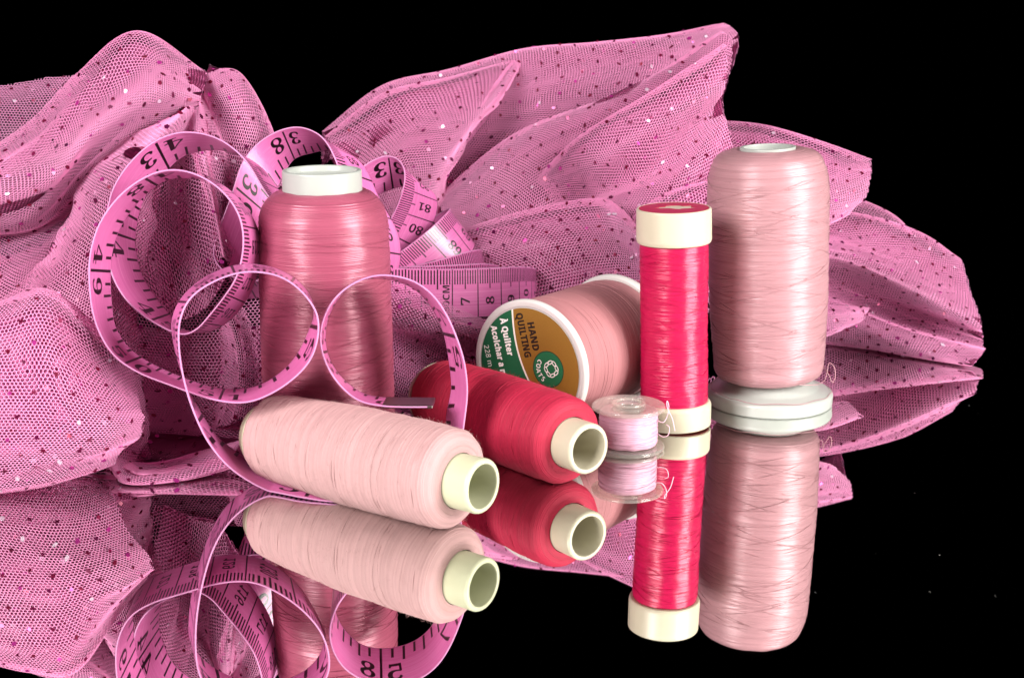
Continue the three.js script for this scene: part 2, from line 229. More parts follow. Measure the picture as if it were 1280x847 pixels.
fold([[[770, 330, 0.50], [830, 270, 0.502], [900, 245, 0.504], [940, 250, 0.508]], [[755, 312, 0.492], [818, 250, 0.494], [890, 225, 0.497], [945, 230, 0.502]], [[775, 330, 0.486], [830, 280, 0.487], [900, 262, 0.49], [950, 270, 0.497]], [[795, 360, 0.485], [850, 330, 0.484], [905, 320, 0.487], [955, 320, 0.495]]], { turn: 0.6, dots: 2.2 });
fold([[[540, 310, 0.505], [640, 290, 0.505], [740, 275, 0.50], [790, 300, 0.495], [830, 330, 0.495]], [[550, 298, 0.498], [650, 267, 0.496], [742, 251, 0.49], [778, 265, 0.487], [815, 310, 0.485]], [[565, 320, 0.49], [650, 295, 0.487], [735, 285, 0.482], [782, 300, 0.478], [820, 330, 0.478]], [[580, 350, 0.488], [660, 335, 0.482], [730, 330, 0.477], [790, 335, 0.473], [825, 350, 0.475]], [[600, 400, 0.48], [670, 390, 0.478], [740, 385, 0.475], [800, 380, 0.472], [840, 390, 0.475]]], { turn: 0.9, dots: 3 });
fold([[[880, 180, 0.55], [960, 185, 0.555], [1040, 205, 0.555], [1070, 228, 0.552]], [[890, 150, 0.54], [960, 156, 0.54], [1040, 179, 0.537], [1086, 200, 0.534]], [[890, 190, 0.525], [960, 195, 0.523], [1030, 212, 0.52], [1090, 216, 0.522]], [[900, 240, 0.515], [970, 240, 0.512], [1025, 248, 0.512], [1082, 246, 0.517]], [[910, 280, 0.51], [980, 285, 0.508], [1018, 288, 0.51], [1056, 272, 0.515]]], { turn: 0.3 });
fold([[[1040, 270, 0.56], [1080, 268, 0.56], [1130, 290, 0.56], [1150, 320, 0.56]], [[1045, 240, 0.552], [1085, 252, 0.552], [1125, 272, 0.552], [1160, 310, 0.552]], [[1050, 280, 0.545], [1090, 290, 0.545], [1130, 310, 0.545], [1160, 340, 0.545]]], { dots: 1, inner: 0, layers: 2 });
fold([[[960, 290, 0.54], [1060, 290, 0.545], [1130, 310, 0.545], [1185, 345, 0.54]], [[960, 262, 0.525], [1060, 264, 0.53], [1140, 287, 0.528], [1200, 324, 0.526]], [[960, 290, 0.51], [1050, 300, 0.512], [1130, 328, 0.512], [1214, 366, 0.513]], [[960, 308, 0.50], [1050, 324, 0.499], [1130, 356, 0.496], [1226, 402, 0.496]], [[960, 340, 0.51], [1050, 360, 0.514], [1130, 392, 0.511], [1230, 426, 0.496]], [[960, 385, 0.505], [1050, 396, 0.50], [1130, 418, 0.492], [1232, 438, 0.487]], [[960, 421, 0.519], [1060, 432, 0.507], [1130, 444, 0.494], [1214, 458, 0.4805]], [[960, 420, 0.53], [1060, 427, 0.525], [1130, 438, 0.512], [1205, 452, 0.49]]], { turn: 0.7, dots: 3 });
fold([[[950, 372, 0.49], [1030, 380, 0.487], [1088, 384, 0.49]], [[950, 385, 0.48], [1030, 390, 0.476], [1089, 388, 0.486]], [[950, 410, 0.476], [1026, 408, 0.473], [1080, 398, 0.484]], [[950, 432, 0.476], [1020, 426, 0.476], [1065, 408, 0.487]]], { ripple: 0.0003, turn: 0.2 });
// the roll under the tape, between the standing spool and the lying ones
fold([[[460, 340, 0.452], [530, 366, 0.447], [590, 395, 0.445], [660, 418, 0.447]], [[460, 362, 0.438], [530, 386, 0.434], [590, 408, 0.434], [655, 428, 0.437]], [[460, 395, 0.437], [530, 412, 0.434], [580, 427, 0.437], [645, 445, 0.44]], [[460, 410, 0.445], [510, 424, 0.442], [550, 442, 0.442], [600, 462, 0.445]], [[460, 455, 0.432], [500, 465, 0.430], [535, 478, 0.430], [570, 490, 0.433]], [[460, 505, 0.428], [500, 510, 0.426], [530, 512, 0.426], [560, 512, 0.428]]], { ripple: 0.0005, turn: 0.15 });

// ---------------------------------------------------------------- standing spools
function body(parent, profile, material, opt, { count, r, y0, y1, slope, long }) {
  const t = mesh('thread', wound(profile, opt), material, parent);
  stuff(mesh('thread_strands', strands(count, y0, y1, radius(profile), r, slope, long), material.userData.plain ?? material, t));
  return t;
}
const plainOf = (m) => { const p = m.clone(); p.vertexColors = false; m.userData.plain = p; return m; };
const whitePlastic = std(lin(0.43, 0.46, 0.425), 0.32, { transmission: 0.12, thickness: 0 });
const ivoryPlastic = std(lin(0.50, 0.465, 0.345), 0.38);
const greenIvory = std(lin(0.50, 0.51, 0.345), 0.42);
{ // rose spool with the translucent cap
  const base = at(402, 211, 0.395); base.y = 0;
  const s = thing('thread_spool', 'standing spool of shiny dusty rose thread with a white cap, behind tape loops', 'thread spool', base, 'spools of thread');
  const pr = rounded([[0.0070, 0.0725], [0.0108, 0.0725], [0.0150, 0.0702], [0.0171, 0.0655], [0.0175, 0.0560], [0.0180, 0.0050], [0.0080, 0.0040]], 0.003, 5).reverse();
  body(s, pr, plainOf(woundMat(lin(0.32, 0.07, 0.12), 0.34, { metalness: 0.1 })), { pitch: 0.00042, tilt: 0.0007 }, { count: 26, r: 0.00012, y0: 0.007, y1: 0.064, slope: 0.005, long: [1.4, 3.4] });
  mesh('cap', lathe(rounded([[0.0060, 0.0700], [0.0106, 0.0712], [0.0105, 0.0777], [0.0093, 0.0777], [0.0088, 0.0760], [0, 0.0757]], 0.0005)), whitePlastic, s);
  mesh('base', lathe(rounded([[0, 0], [0.0190, 0], [0.0190, 0.0030], [0.0176, 0.0042], [0, 0.0046]], 0.0006)), whitePlastic, s);
}
{ // pale pink spool with the wide base
  const base = at(961, 503, 0.4417); base.y = 0;
  const s = thing('thread_spool', 'standing spool of shiny pale pink thread on a wide white base', 'thread spool', base, 'spools of thread');
  const pr = rounded([[0.0075, 0.0776], [0.0105, 0.0777], [0.0152, 0.0765], [0.0176, 0.0705], [0.0180, 0.0640], [0.0176, 0.0300], [0.0163, 0.0085], [0.0100, 0.0078]], 0.004, 6).reverse();
  const th = new THREE.Group(); th.name = 'winding'; th.rotation.z = 0.045; s.add(th);
  body(th, pr, plainOf(woundMat(lin(0.38, 0.20, 0.22), 0.36, { metalness: 0.08, specularIntensity: 0.8 })), { pitch: 0.00040, tilt: 0.0007 }, { count: 30, r: 0.00012, y0: 0.011, y1: 0.070, slope: 0.006, long: [1.4, 3.4] });
  mesh('core', lathe(rounded([[0.0082, 0.0060], [0.0082, 0.0784], [0.0070, 0.0784], [0.0068, 0.0060]], 0.0003)), whitePlastic, th);
  mesh('base', lathe(rounded([[0, 0], [0.0191, 0], [0.0193, 0.0034], [0.0186, 0.0042], [0.0150, 0.0052], [0.0096, 0.0088], [0, 0.0090]], 0.0007)), whitePlastic, s);
  const tail = [];
  for (let k = 0; k <= 40; k++) { const a = -0.6 + k * 0.075; tail.push(V(Math.cos(a) * (0.0188 - 0.0003 * Math.sin(k)), 0.0046 + 0.0002 * Math.sin(k * 0.7), Math.sin(a) * 0.0188)); }
  tail.push(V(-0.0186, 0.006, 0.004), V(-0.0165, 0.010, 0.006));
  const curl = [V(0.0150, 0.013, 0.006), V(0.0163, 0.0108, 0.008), V(0.0175, 0.0085, 0.0085), V(0.0182, 0.0095, 0.0080), V(0.0180, 0.0130, 0.0070), V(0.0166, 0.0140, 0.0065), V(0.0158, 0.0115, 0.0078), V(0.0150, 0.0095, 0.0090), V(0.012, 0.0090, 0.0125), V(0.006, 0.0098, 0.0155)];
  mesh('loose_thread', mergeGeometries([tube(tail, 0.0001, 5, 240), tube(curl, 0.00012, 5, 120)]), th.children[0].children[0].material, s);
}
{ // crimson spool
  const base = at(843, 530, 0.418); base.y = 0;
  const s = thing('thread_spool', 'slim standing spool of shiny crimson thread with ivory end caps', 'thread spool', base, 'spools of thread');
  s.rotation.z = 0.028; s.position.y = 0.0003;
  const pr = rounded([[0.0080, 0.0545], [0.0096, 0.0540], [0.0097, 0.0520], [0.0095, 0.0300], [0.0097, 0.0080], [0.0095, 0.0062], [0.0080, 0.0058]], 0.0012, 4).reverse();
  body(s, pr, plainOf(woundMat(lin(0.44, 0.0035, 0.058), 0.34, { metalness: 0.1 })), { pitch: 0.00036, tilt: 0.0008, seg: 72 }, { count: 90, r: 0.0001, y0: 0.008, y1: 0.052, slope: 0.0035, long: [0.3, 1.4] });
  const capShape = (y, d) => lathe(rounded([[0, y], [0.0106, y], [0.0107, y + d * 0.0084], [0.0101, y + d * 0.0096], [0.0070, y + d * 0.0096]], 0.0005));
  mesh('cap', capShape(0.0001, 0.75), ivoryPlastic, s);
  const top = mesh('cap', lathe(rounded([[0.0070, 0.0538], [0.0104, 0.0538], [0.0107, 0.0548], [0.0106, 0.0634], [0.0101, 0.0637], [0.0098, 0.0634], [0, 0.0634]], 0.0004)), ivoryPlastic, s);
  // the red paper disc on top, torn open in its middle
  const sh = new THREE.Shape(); sh.absarc(0, 0, 0.0098, 0, Math.PI * 2);
  const hole = new THREE.Path(), hp = [];
  for (let k = 0; k < 26; k++) { const a = k / 26 * 6.2832, r = 0.0034 * (1 + 0.5 * noise(Math.cos(a) * 1.5, Math.sin(a) * 1.5, 4)); hp.push(new THREE.Vector2(Math.cos(a) * r * 1.5 + 0.0005, Math.sin(a) * r * 0.9 + 0.0012)); }
  hole.setFromPoints(hp); sh.holes.push(hole);
  const disc = new THREE.ExtrudeGeometry(sh, { depth: 0.00016, bevelEnabled: false, curveSegments: 40 }); disc.rotateX(-Math.PI / 2); disc.translate(0, 0.06345, 0);
  mesh('paper_disc', disc, std(lin(0.36, 0.008, 0.045), 0.4), top);
  const under = lathe(rounded([[0, -0.0001], [0.0100, -0.0001], [0.0102, 0.0003], [0, 0.0003]], 0.0001)); mesh('paper_disc', under, std(lin(0.16, 0.015, 0.01), 0.6), s);
}
{ // bobbin
  const base = at(785, 557, 0.396); base.y = 0;
  const s = thing('bobbin', 'small clear plastic bobbin wound with pale pink thread beside the crimson spool', 'bobbin', base);
  const clear = std(lin(0.92, 0.90, 0.86), 0.1, { transmission: 0.86, thickness: 0, ior: 1.49 });
  const fl = (y) => rounded([[0.0032, y], [0.0100, y], [0.0102, y + 0.0006], [0.0100, y + 0.0012], [0.0032, y + 0.0012]], 0.0003);
  mesh('flange', lathe([...fl(0.0001), [0.0032, 0.0001]]), clear, s); mesh('flange', lathe([...fl(0.0115), [0.0032, 0.0115]]), clear, s);
  mesh('hub', lathe([[0.0032, 0.0014], [0.0046, 0.0014], [0.0046, 0.0114], [0.0032, 0.0114], [0.0032, 0.0014]]), clear, s);
  mesh('hub_ring', lathe(rounded([[0.0034, 0.0128], [0.0046, 0.0128], [0.0046, 0.0134], [0.0034, 0.0134], [0.0034, 0.0128]], 0.0002)), clear, s);
  const pr = rounded([[0.0050, 0.0112], [0.0078, 0.0111], [0.0080, 0.0100], [0.0080, 0.0030], [0.0078, 0.0017], [0.0050, 0.0016]], 0.0008).reverse();
  body(s, pr, plainOf(woundMat(lin(0.62, 0.35, 0.46), 0.5)), { pitch: 0.00042, amp: 0.00012, tilt: 0.0006, seg: 64 }, { count: 26, r: 0.00014, y0: 0.0025, y1: 0.0105, slope: 0.0012, long: [0.4, 1.6] });
  const tail = tube([V(0.0076, 0.0090, 0.0030), V(0.0092, 0.0088, 0.0042), V(0.0104, 0.0105, 0.0034), V(0.0108, 0.0130, 0.0022), V(0.0104, 0.0142, 0.0016), V(0.0103, 0.0128, 0.0030), V(0.0116, 0.0100, 0.0044), V(0.0124, 0.0066, 0.0050)], 0.00013, 5, 60);
  const tail2 = tube([V(0.0078, 0.0050, 0.0020), V(0.0094, 0.0044, 0.0034), V(0.0106, 0.0050, 0.0040), V(0.0110, 0.0072, 0.0036), V(0.0102, 0.0078, 0.0030)], 0.00012, 5, 40);
  mesh('loose_thread', mergeGeometries([tail, tail2]), std(lin(0.78, 0.5, 0.6), 0.6), s);
}

// ---------------------------------------------------------------- lying spools: built upright along +y, then laid along an axis
function lay(g, back, front) {             // back and front: centres of the two ends
  g.position.copy(back); g.quaternion.setFromUnitVectors(V(0, 1, 0), front.clone().sub(back).normalize());
}
function spun(label, back, front, profile, colour, core, hairs, opt) {
  const s = thing('thread_spool', label, 'thread spool', V(0, 0, 0), 'spools of thread');
  lay(s, back, front);
  const m = plainOf(woundMat(colour, 0.72, { sheen: 0.25, sheenRoughness: 0.5, sheenColor: colour.clone().lerp(lin(1, 1, 1), 0.4) })), L = back.distanceTo(front);
  const pr = rounded(profile, 0.0022, 6).reverse();
  const t = body(s, pr, m, { pitch: 0.00044, amp: 0.00009, tilt: 0.0006, band: 0.02, lump: 0.00013, tone: 0.08, seg: 80, ...opt }, { count: 10, r: 0.00009, y0: 0.003, y1: L - 0.004, slope: 0.0022, long: [1.2, 3] });
  const r1 = 0.0066;
  mesh('end_flange', lathe(rounded([[0.006, -0.0038], [0.0078, -0.0038], [0.0086, -0.0018], [0.0096, -0.0008], [0.0096, -0.0002], [0.006, -0.0001]], 0.0005)), core, s);
  mesh('core_tube', lathe(rounded([[r1, -0.003], [r1, L + 0.0072], [r1 - 0.0004, L + 0.0077], [r1 - 0.0013, L + 0.0077], [r1 - 0.0014, -0.003], [r1, -0.003]], 0.0003)), core, s);
  fuzz(t, hairs, 0.001, L, radius(profile), m.userData.plain, 0.0013);
  return s;
}
spun('lying spool of fuzzy pale blush thread with hollow core, before the tape loops', at(338, 545, 0.3725).setY(0.0112), at(572, 600, 0.3345).setY(0.0122),
  [[0.0068, 0.0635], [0.0098, 0.0632], [0.0120, 0.0615], [0.0123, 0.0530], [0.0124, 0.0290], [0.0112, 0.0050], [0.0106, 0.0], [0.0068, 0.0]], lin(0.44, 0.262, 0.26), greenIvory, 1600);
spun('lying spool of fuzzy crimson thread with its hollow core showing, touching the bobbin', at(547, 495, 0.4115).setY(0.0108), at(712, 553, 0.3655).setY(0.0116),
  [[0.0068, 0.0590], [0.0096, 0.0588], [0.0113, 0.0570], [0.0117, 0.0500], [0.0118, 0.0250], [0.0108, 0.0040], [0.0098, 0.0], [0.0068, 0.0]], lin(0.36, 0.0045, 0.035), ivoryPlastic, 1600);
{ // wide spool with the printed end
  const phi = 0.64, R = 0.0195, L = 0.046, front = at(661, 461, 0.409).setY(R + 0.0002), ax = V(Math.sin(phi), 0, -Math.cos(phi));
  const s = thing('thread_spool', 'wide lying spool of matte pink thread with green and gold printed end label', 'thread spool', front, 'spools of thread');
  const inner = new THREE.Group(); inner.name = 'reel'; s.add(inner);
  inner.quaternion.setFromUnitVectors(V(0, 1, 0), ax);
  const pr = rounded([[0.010, L - 0.0022], [0.0180, L - 0.0024], [0.0183, L - 0.006], [0.0184, 0.012], [0.0181, 0.0024], [0.010, 0.0022]], 0.001).reverse();
  body(inner, pr, plainOf(woundMat(lin(0.35, 0.145, 0.155), 0.62, { sheen: 0.4, sheenColor: lin(0.9, 0.7, 0.72), sheenRoughness: 0.5 })), { pitch: 0.00038, amp: 0.00006, tilt: 0.0004, lump: 0.00006, seg: 80, tone: 0.05 }, { count: 20, r: 0.00007, y0: 0.005, y1: L - 0.006, slope: 0.0015, long: [0.4, 1.2] });
  const white = std(lin(0.55, 0.54, 0.515), 0.35);
  mesh('flange', lathe(rounded([[0, 0.0004], [0.0172, 0.0004], [0.0176, 0], [0.0190, 0], [0.0195, 0.0006], [0.0195, 0.0018], [0.0188, 0.0024], [0.006, 0.0026]], 0.0004), 96), white, inner);
  mesh('flange', lathe(rounded([[0.006, L - 0.0026], [0.0188, L - 0.0024], [0.0195, L - 0.0018], [0.0195, L - 0.0004], [0.0188, L], [0, L]], 0.0004), 96), white, inner);
  const C = document.createElement('canvas'); C.width = C.height = 1024; const c = C.getContext('2d'), X = (x) => 512 + 500 * x, Y = (y) => 512 - 500 * y;
  c.fillStyle = '#075a38'; c.fillRect(0, 0, 1024, 1024);
  const edge = () => { c.moveTo(X(-0.36), Y(1.1)); c.bezierCurveTo(X(-0.34), Y(0.5), X(-0.26), Y(0.1), X(0.12), Y(-0.42)); c.quadraticCurveTo(X(0.3), Y(-0.7), X(0.6), Y(-1.1)); };
  c.beginPath(); edge(); c.lineTo(X(1.2), Y(-1.1)); c.lineTo(X(1.2), Y(1.1)); c.closePath(); c.fillStyle = '#86611f'; c.fill();
  for (let k = 0; k < 9000; k++) { c.fillStyle = k & 1 ? 'rgba(255,225,150,0.07)' : 'rgba(40,20,0,0.07)'; c.fillRect(rnd() * 1024, rnd() * 1024, 3, 3); }
  c.beginPath(); edge(); c.lineWidth = 17; c.strokeStyle = '#ece6dc'; c.stroke();
  const text = (str, x, y, size, fill, font = 'bold', stretch = 1) => { c.save(); c.translate(X(x), Y(y)); c.rotate((90 - 15) * Math.PI / 180); c.scale(stretch, 1); c.fillStyle = fill; c.font = font + ' ' + size + 'px sans-serif'; c.textAlign = 'left'; c.textBaseline = 'middle'; c.fillText(str, 0, 0); if (font === 'bold') { c.lineWidth = 4; c.strokeStyle = fill; c.strokeText(str, 0, 0); } c.restore(); };
  text('HAND', 0.02, 0.80, 96, '#17120a', 'bold', 0.92); text('QUILTING', -0.22, 0.92, 96, '#17120a', 'bold', 0.84);
  text('À Quilter', -0.56, 0.78, 88, '#f2f0ea', 'bold', 0.86); text('Acolchar a mano', -0.76, 0.62, 88, '#f2f0ea', 'bold', 0.82); text('228 m', -0.92, 0.26, 74, '#f2f0ea', 'normal', 0.95);
  c.save(); c.translate(X(0.40), Y(0.03)); c.rotate(75 * Math.PI / 180);
  c.beginPath(); c.arc(0, 0, 158, 0, 7); c.fillStyle = '#0a3f28'; c.fill(); c.beginPath(); c.arc(0, 0, 150, 0, 7); c.fillStyle = '#0b6a42'; c.fill();
  c.strokeStyle = c.fillStyle = '#f2f0ea'; c.lineWidth = 9;
  for (let k = 0; k < 8; k++) { c.save(); c.translate(0, -32); c.rotate(k * Math.PI / 4); c.translate(0, -56); c.rotate(k & 1 ? 0.25 : -0.25); c.beginPath(); c.ellipse(0, 0, 25, 13, 0, 0, 7); c.stroke(); c.restore(); }
  c.font = 'bold 60px sans-serif'; c.textAlign = 'center'; c.textBaseline = 'middle';
  [...'COATS'].forEach((ch, k) => { c.save(); c.rotate((2 - k) * 0.40); c.translate(0, 104); c.fillText(ch, 0, 0); c.restore(); });
  c.restore();
  const tex = new THREE.CanvasTexture(C); tex.colorSpace = THREE.SRGBColorSpace; tex.magFilter = THREE.LinearFilter;
  const lab = mesh('printed_label', new THREE.CylinderGeometry(0.0171, 0.0171, 0.0002, 72).rotateX(Math.PI / 2).rotateZ(Math.PI / 2), [std(lin(0.7, 0.7, 0.66), 0.5), std(0xffffff, 0.42, { map: tex }), std(lin(0.7, 0.7, 0.66), 0.5)], s);
  lab.rotation.y = -phi; lab.position.copy(ax).multiplyScalar(0.0002);
}

// ---------------------------------------------------------------- measuring tape
// each stop: one edge (the one with the millimetre ticks) in pixels and how far it lies, the other edge in pixels, the centimetre there if it can be read
const STOPS = [
  [430, 336, 0.450, 430, 402, 3.6], [495, 336, 0.453, 495, 402], [560, 337, 0.456, 560, 400, 6.84], [620, 335, 0.461, 621, 394], [655, 334, 0.469, 656, 388], [671, 337, 0.481, 671, 388], [655, 342, 0.496, 656, 393], [590, 343, 0.508, 590, 393], [500, 343, 0.508, 500, 393], [420, 341, 0.495, 420, 392], [396, 338, 0.475, 396, 393],
  [430, 335, 0.457, 430, 392], [500, 334, 0.458, 501, 390], [560, 332, 0.463, 561, 388], [605, 330, 0.471, 606, 386], [624, 333, 0.483, 625, 385], [600, 338, 0.497, 600, 388], [520, 338, 0.503, 520, 388], [430, 340, 0.492, 430, 392], [410, 340, 0.475, 410, 394],
  [440, 344, 0.461, 446, 401], [495, 337, 0.463, 506, 393], [550, 325, 0.467, 562, 380], [588, 314, 0.474, 600, 368], [602, 313, 0.486, 613, 363], [575, 322, 0.497, 582, 372], [500, 335, 0.502, 502, 386], [425, 345, 0.49, 425, 395], [405, 352, 0.475, 410, 405],
  [440, 352, 0.466, 462, 402], [480, 329, 0.468, 518, 374], [516, 304, 0.471, 556, 346, 67.5], [546, 279, 0.476, 583, 322, 68.6], [563, 261, 0.486, 593, 306], [548, 268, 0.497, 585, 308], [505, 300, 0.502, 535, 345], [440, 345, 0.495, 455, 395], [405, 365, 0.478, 425, 415],
  [430, 350, 0.470, 465, 395], [468, 312, 0.472, 508, 342], [488, 275, 0.473, 534, 294, 80.4], [499, 252, 0.473, 545, 266], [506, 225, 0.472, 544, 243], [504, 208, 0.472, 526, 232, 82.9], [494, 197, 0.471, 503, 232], [476, 196, 0.470, 480, 239, 84.2], [440, 220, 0.467, 445, 262], [405, 280, 0.46, 410, 315], [405, 360, 0.452, 412, 380], [430, 400, 0.446, 445, 400], [455, 360, 0.443, 488, 362], [450, 290, 0.443, 500, 300], [430, 232, 0.441, 474, 250], [417, 194, 0.439, 453, 205, 93.4], [401, 170, 0.437, 420, 186], [375, 159, 0.435, 388, 191], [350, 163, 0.434, 366, 199, 96.6],
  [325, 177, 0.433, 352, 222], [304, 201, 0.431, 341, 247], [289, 246, 0.428, 335, 280, 99.4], [272, 292, 0.426, 318, 318], [267, 322, 0.425, 305, 352], [288, 345, 0.423, 300, 372], [330, 350, 0.421, 345, 365], [362, 320, 0.419, 380, 325], [355, 275, 0.416, 375, 283],
  [329, 236, 0.411, 356, 250], [304, 197, 0.405, 324, 207], [272, 173, 0.401, 280, 187], [236, 165, 0.398, 241, 190], [210, 169, 0.396, 222, 199], [185, 182, 0.394, 205, 216, 109.4], [160, 206, 0.392, 187, 235], [141, 236, 0.391, 175, 258], [133, 270, 0.390, 169, 288], [132, 300, 0.389, 168, 308, 112], [140, 345, 0.387, 177, 345], [163, 381, 0.385, 196, 375], [194, 404, 0.383, 214, 396], [227, 418, 0.381, 233, 414], [245, 412, 0.380, 262, 414], [261, 395, 0.379, 286, 400], [280, 371, 0.378, 303, 381], [296, 345, 0.377, 318, 352],
  [304, 307, 0.376, 326, 310, 118.5], [300, 273, 0.375, 318, 278], [285, 247, 0.374, 300, 251], [261, 226, 0.373, 272, 228], [228, 213, 0.372, 236, 222], [196, 215, 0.371, 208, 224], [164, 232, 0.370, 183, 241], [140, 255, 0.369, 162, 264], [121, 286, 0.368, 146, 291], [112, 320, 0.367, 138, 322], [111, 350, 0.366, 137, 351, 124.7], [115, 388, 0.365, 139, 384], [125, 418, 0.364, 144, 411], [143, 445, 0.363, 163, 438], [172, 465, 0.362, 191, 456, 127.4], [213, 481, 0.361, 227, 472], [265, 499, 0.360, 272, 486], [306, 503, 0.359, 308, 486, 130.2], [340, 491, 0.358, 335, 477], [370, 470, 0.357, 362, 456], [389, 447, 0.356, 377, 434], [397.5, 418, 0.356, 386, 414],
  [396, 393, 0.3555, 393, 392], [383, 371, 0.355, 386, 368], [362, 352, 0.3545, 366, 347], [338, 342, 0.354, 338, 334], [302, 340, 0.3535, 299, 331], [264, 353, 0.353, 257, 346], [237, 373, 0.3525, 227, 372], [224.5, 400, 0.3525, 215, 400], [223, 430, 0.353, 217, 427], [228, 468, 0.354, 226, 462], [240, 510, 0.3555, 243, 503], [261, 554, 0.358, 270, 545], [290, 587, 0.3595, 303, 570], [334, 613, 0.3595, 350, 590], [380, 626, 0.3545, 396, 602], [440, 632, 0.3515, 452, 605], [500, 628, 0.3535, 505, 601], [545, 606, 0.364, 543, 580], [571, 570, 0.3665, 560, 558],
  [581, 520, 0.366, 558, 521], [584, 487, 0.366, 565, 486], [580, 452, 0.366, 561, 446], [570, 420, 0.366, 555, 416], [555, 388, 0.3655, 546, 394, 145.2], [538, 366, 0.365, 533, 374], [518, 352, 0.3645, 516, 359], [494, 345, 0.364, 494, 350], [468, 344.5, 0.3635, 468, 347], [440, 355, 0.363, 441, 353], [418, 373.5, 0.362, 422, 373], [404.5, 397, 0.3615, 409, 398], [400, 425, 0.361, 406, 425], [406, 451, 0.361, 411, 449], [422, 478, 0.361, 428, 474], [447, 500, 0.361, 455, 493], [475, 507, 0.361, 483, 497.5], [505, 508.5, 0.361, 513, 498.5], [534, 508.5, 0.361, 542, 498.5],
];
{
  const W = 0.015, TH = 0.00019, ROWS = 8, ROWCM = 19.5;
  const A = [], B = [];
  for (const [ax, ay, D, bx, by] of STOPS) {
    const a = at(ax, ay, D), r = rayOf(bx, by).normalize(), e = a.clone().sub(EYE), m = e.dot(r), d2 = e.lengthSq() - m * m;
    const k = W * W - d2, b = EYE.clone().addScaledVector(r, m + Math.sqrt(Math.max(0, k)));
    b.sub(a).setLength(W).add(a); A.push(a); B.push(b);
  }
  const cA = new THREE.CatmullRomCurve3(A, false, 'centripetal'), n = STOPS.length, per = 26, P = [], Q = [];
  const dirs = A.map((a, i) => B[i].clone().sub(a));
  const spl = (arr, i, t, k) => { const g = (q) => arr[Math.min(n - 1, Math.max(0, q))].getComponent(k); return cubic(g(i - 1), g(i), g(i + 1), g(i + 2), t); };
  for (let i = 0; i < n - 1; i++) for (let s = 0; s < per; s++) P.push(cA.getPoint((i + s / per) / (n - 1))), Q.push(V(...[0, 1, 2].map((k) => spl(dirs, i, s / per, k))).setLength(W));
  P.push(A[n - 1]); Q.push(dirs[n - 1].clone().setLength(W));
  // two passes of smoothing keep the strip from kinking
  for (let pass = 0; pass < 60; pass++) { const q = Q.map((v) => v.clone()), p = P.map((v) => v.clone()); for (let i = 1; i < P.length - 1; i++) { Q[i].addScaledVector(q[i - 1], 0.5).addScaledVector(q[i + 1], 0.5).multiplyScalar(0.5).setLength(W); P[i].addScaledVector(p[i - 1], 0.5).addScaledVector(p[i + 1], 0.5).multiplyScalar(0.5); } }
  for (let i = 0; i < P.length; i++) { const low = Math.min(P[i].y, P[i].y + Q[i].y); if (low < 0.0004) P[i].y += 0.0004 - low; }
  const cum = [0]; for (let i = 1; i < P.length; i++) cum.push(cum[i - 1] + 100 * P[i].clone().addScaledVector(Q[i], 0.5).distanceTo(P[i - 1].clone().addScaledVector(Q[i - 1], 0.5)));
  const hints = STOPS.map((s, i) => s[5] === undefined ? null : [cum[i * per], s[5]]).filter(Boolean);
  const cm = (l) => { let k = 0; while (k < hints.length - 2 && l > hints[k + 1][0]) k++; const [l0, c0] = hints[k], [l1, c1] = hints[k + 1]; if (l < l0) return c0 + (l - l0); if (l > hints[hints.length - 1][0]) return hints[hints.length - 1][1] + l - hints[hints.length - 1][0]; return c0 + (c1 - c0) * (l - l0) / (l1 - l0); };
  const total = cm(cum[cum.length - 1]);
  // print: centimetres on one face, inches on the other, in rows of ROWCM
  const PX = 2048 / ROWCM, RH = 160;
  function sheet(draw) {
    const C = document.createElement('canvas'); C.width = 2048; C.height = RH * ROWS; const c = C.getContext('2d');
    c.fillStyle = '#cd69a3'; c.fillRect(0, 0, 2048, C.height);
    for (let k = 0; k < 5200; k++) { c.fillStyle = ['rgba(255,190,235,0.10)', 'rgba(150,40,110,0.07)', 'rgba(255,225,245,0.10)'][k % 3]; c.fillRect(rnd() * 2048, rnd() * C.height, rr(30, 500), rr(0.7, 2)); }
    for (let row = 0; row < ROWS; row++) { c.save(); c.beginPath(); c.rect(0, row * RH, 2048, RH); c.clip(); c.translate(-row * ROWCM * PX, row * RH); draw(c, row * ROWCM, (row + 1) * ROWCM); c.restore(); }
    const t = new THREE.CanvasTexture(C); t.colorSpace = THREE.SRGBColorSpace; t.magFilter = THREE.LinearFilter; t.anisotropy = 8; return t;
  }
  const INK = '#17080f';
  const cmTex = sheet((c, s0, s1) => {
    c.fillStyle = INK; c.textAlign = 'center'; c.textBaseline = 'middle';
    for (let mm = Math.floor(s0 * 10) - 5; mm <= s1 * 10 + 5; mm++) { const x = mm / 10 * PX; if (mm % 10 === 0) c.fillRect(x - 2, 0, 4, RH); else if (mm % 5 === 0) c.fillRect(x - 2.2, 0, 4.4, 66); else c.fillRect(x - 2.2, 4, 4.4, 46); }
    for (let k = Math.floor(s0) - 1; k <= s1 + 1; k++) if (k > 0) { c.save(); c.translate((k + (k === 6 ? 0.26 : 0.5)) * PX, 106); c.rotate(-Math.PI / 2); c.scale(k >= 100 ? 0.78 : 1, 1); c.font = '50px serif'; c.lineWidth = 2.2; c.strokeStyle = INK; c.fillText(String(k), 0, 0); c.strokeText(String(k), 0, 0); c.restore(); }
    c.save(); c.translate(6.78 * PX, 104); c.rotate(-Math.PI / 2); c.font = 'bold 34px sans-serif'; c.fillText('150CM', 0, 0); c.restore();
  });
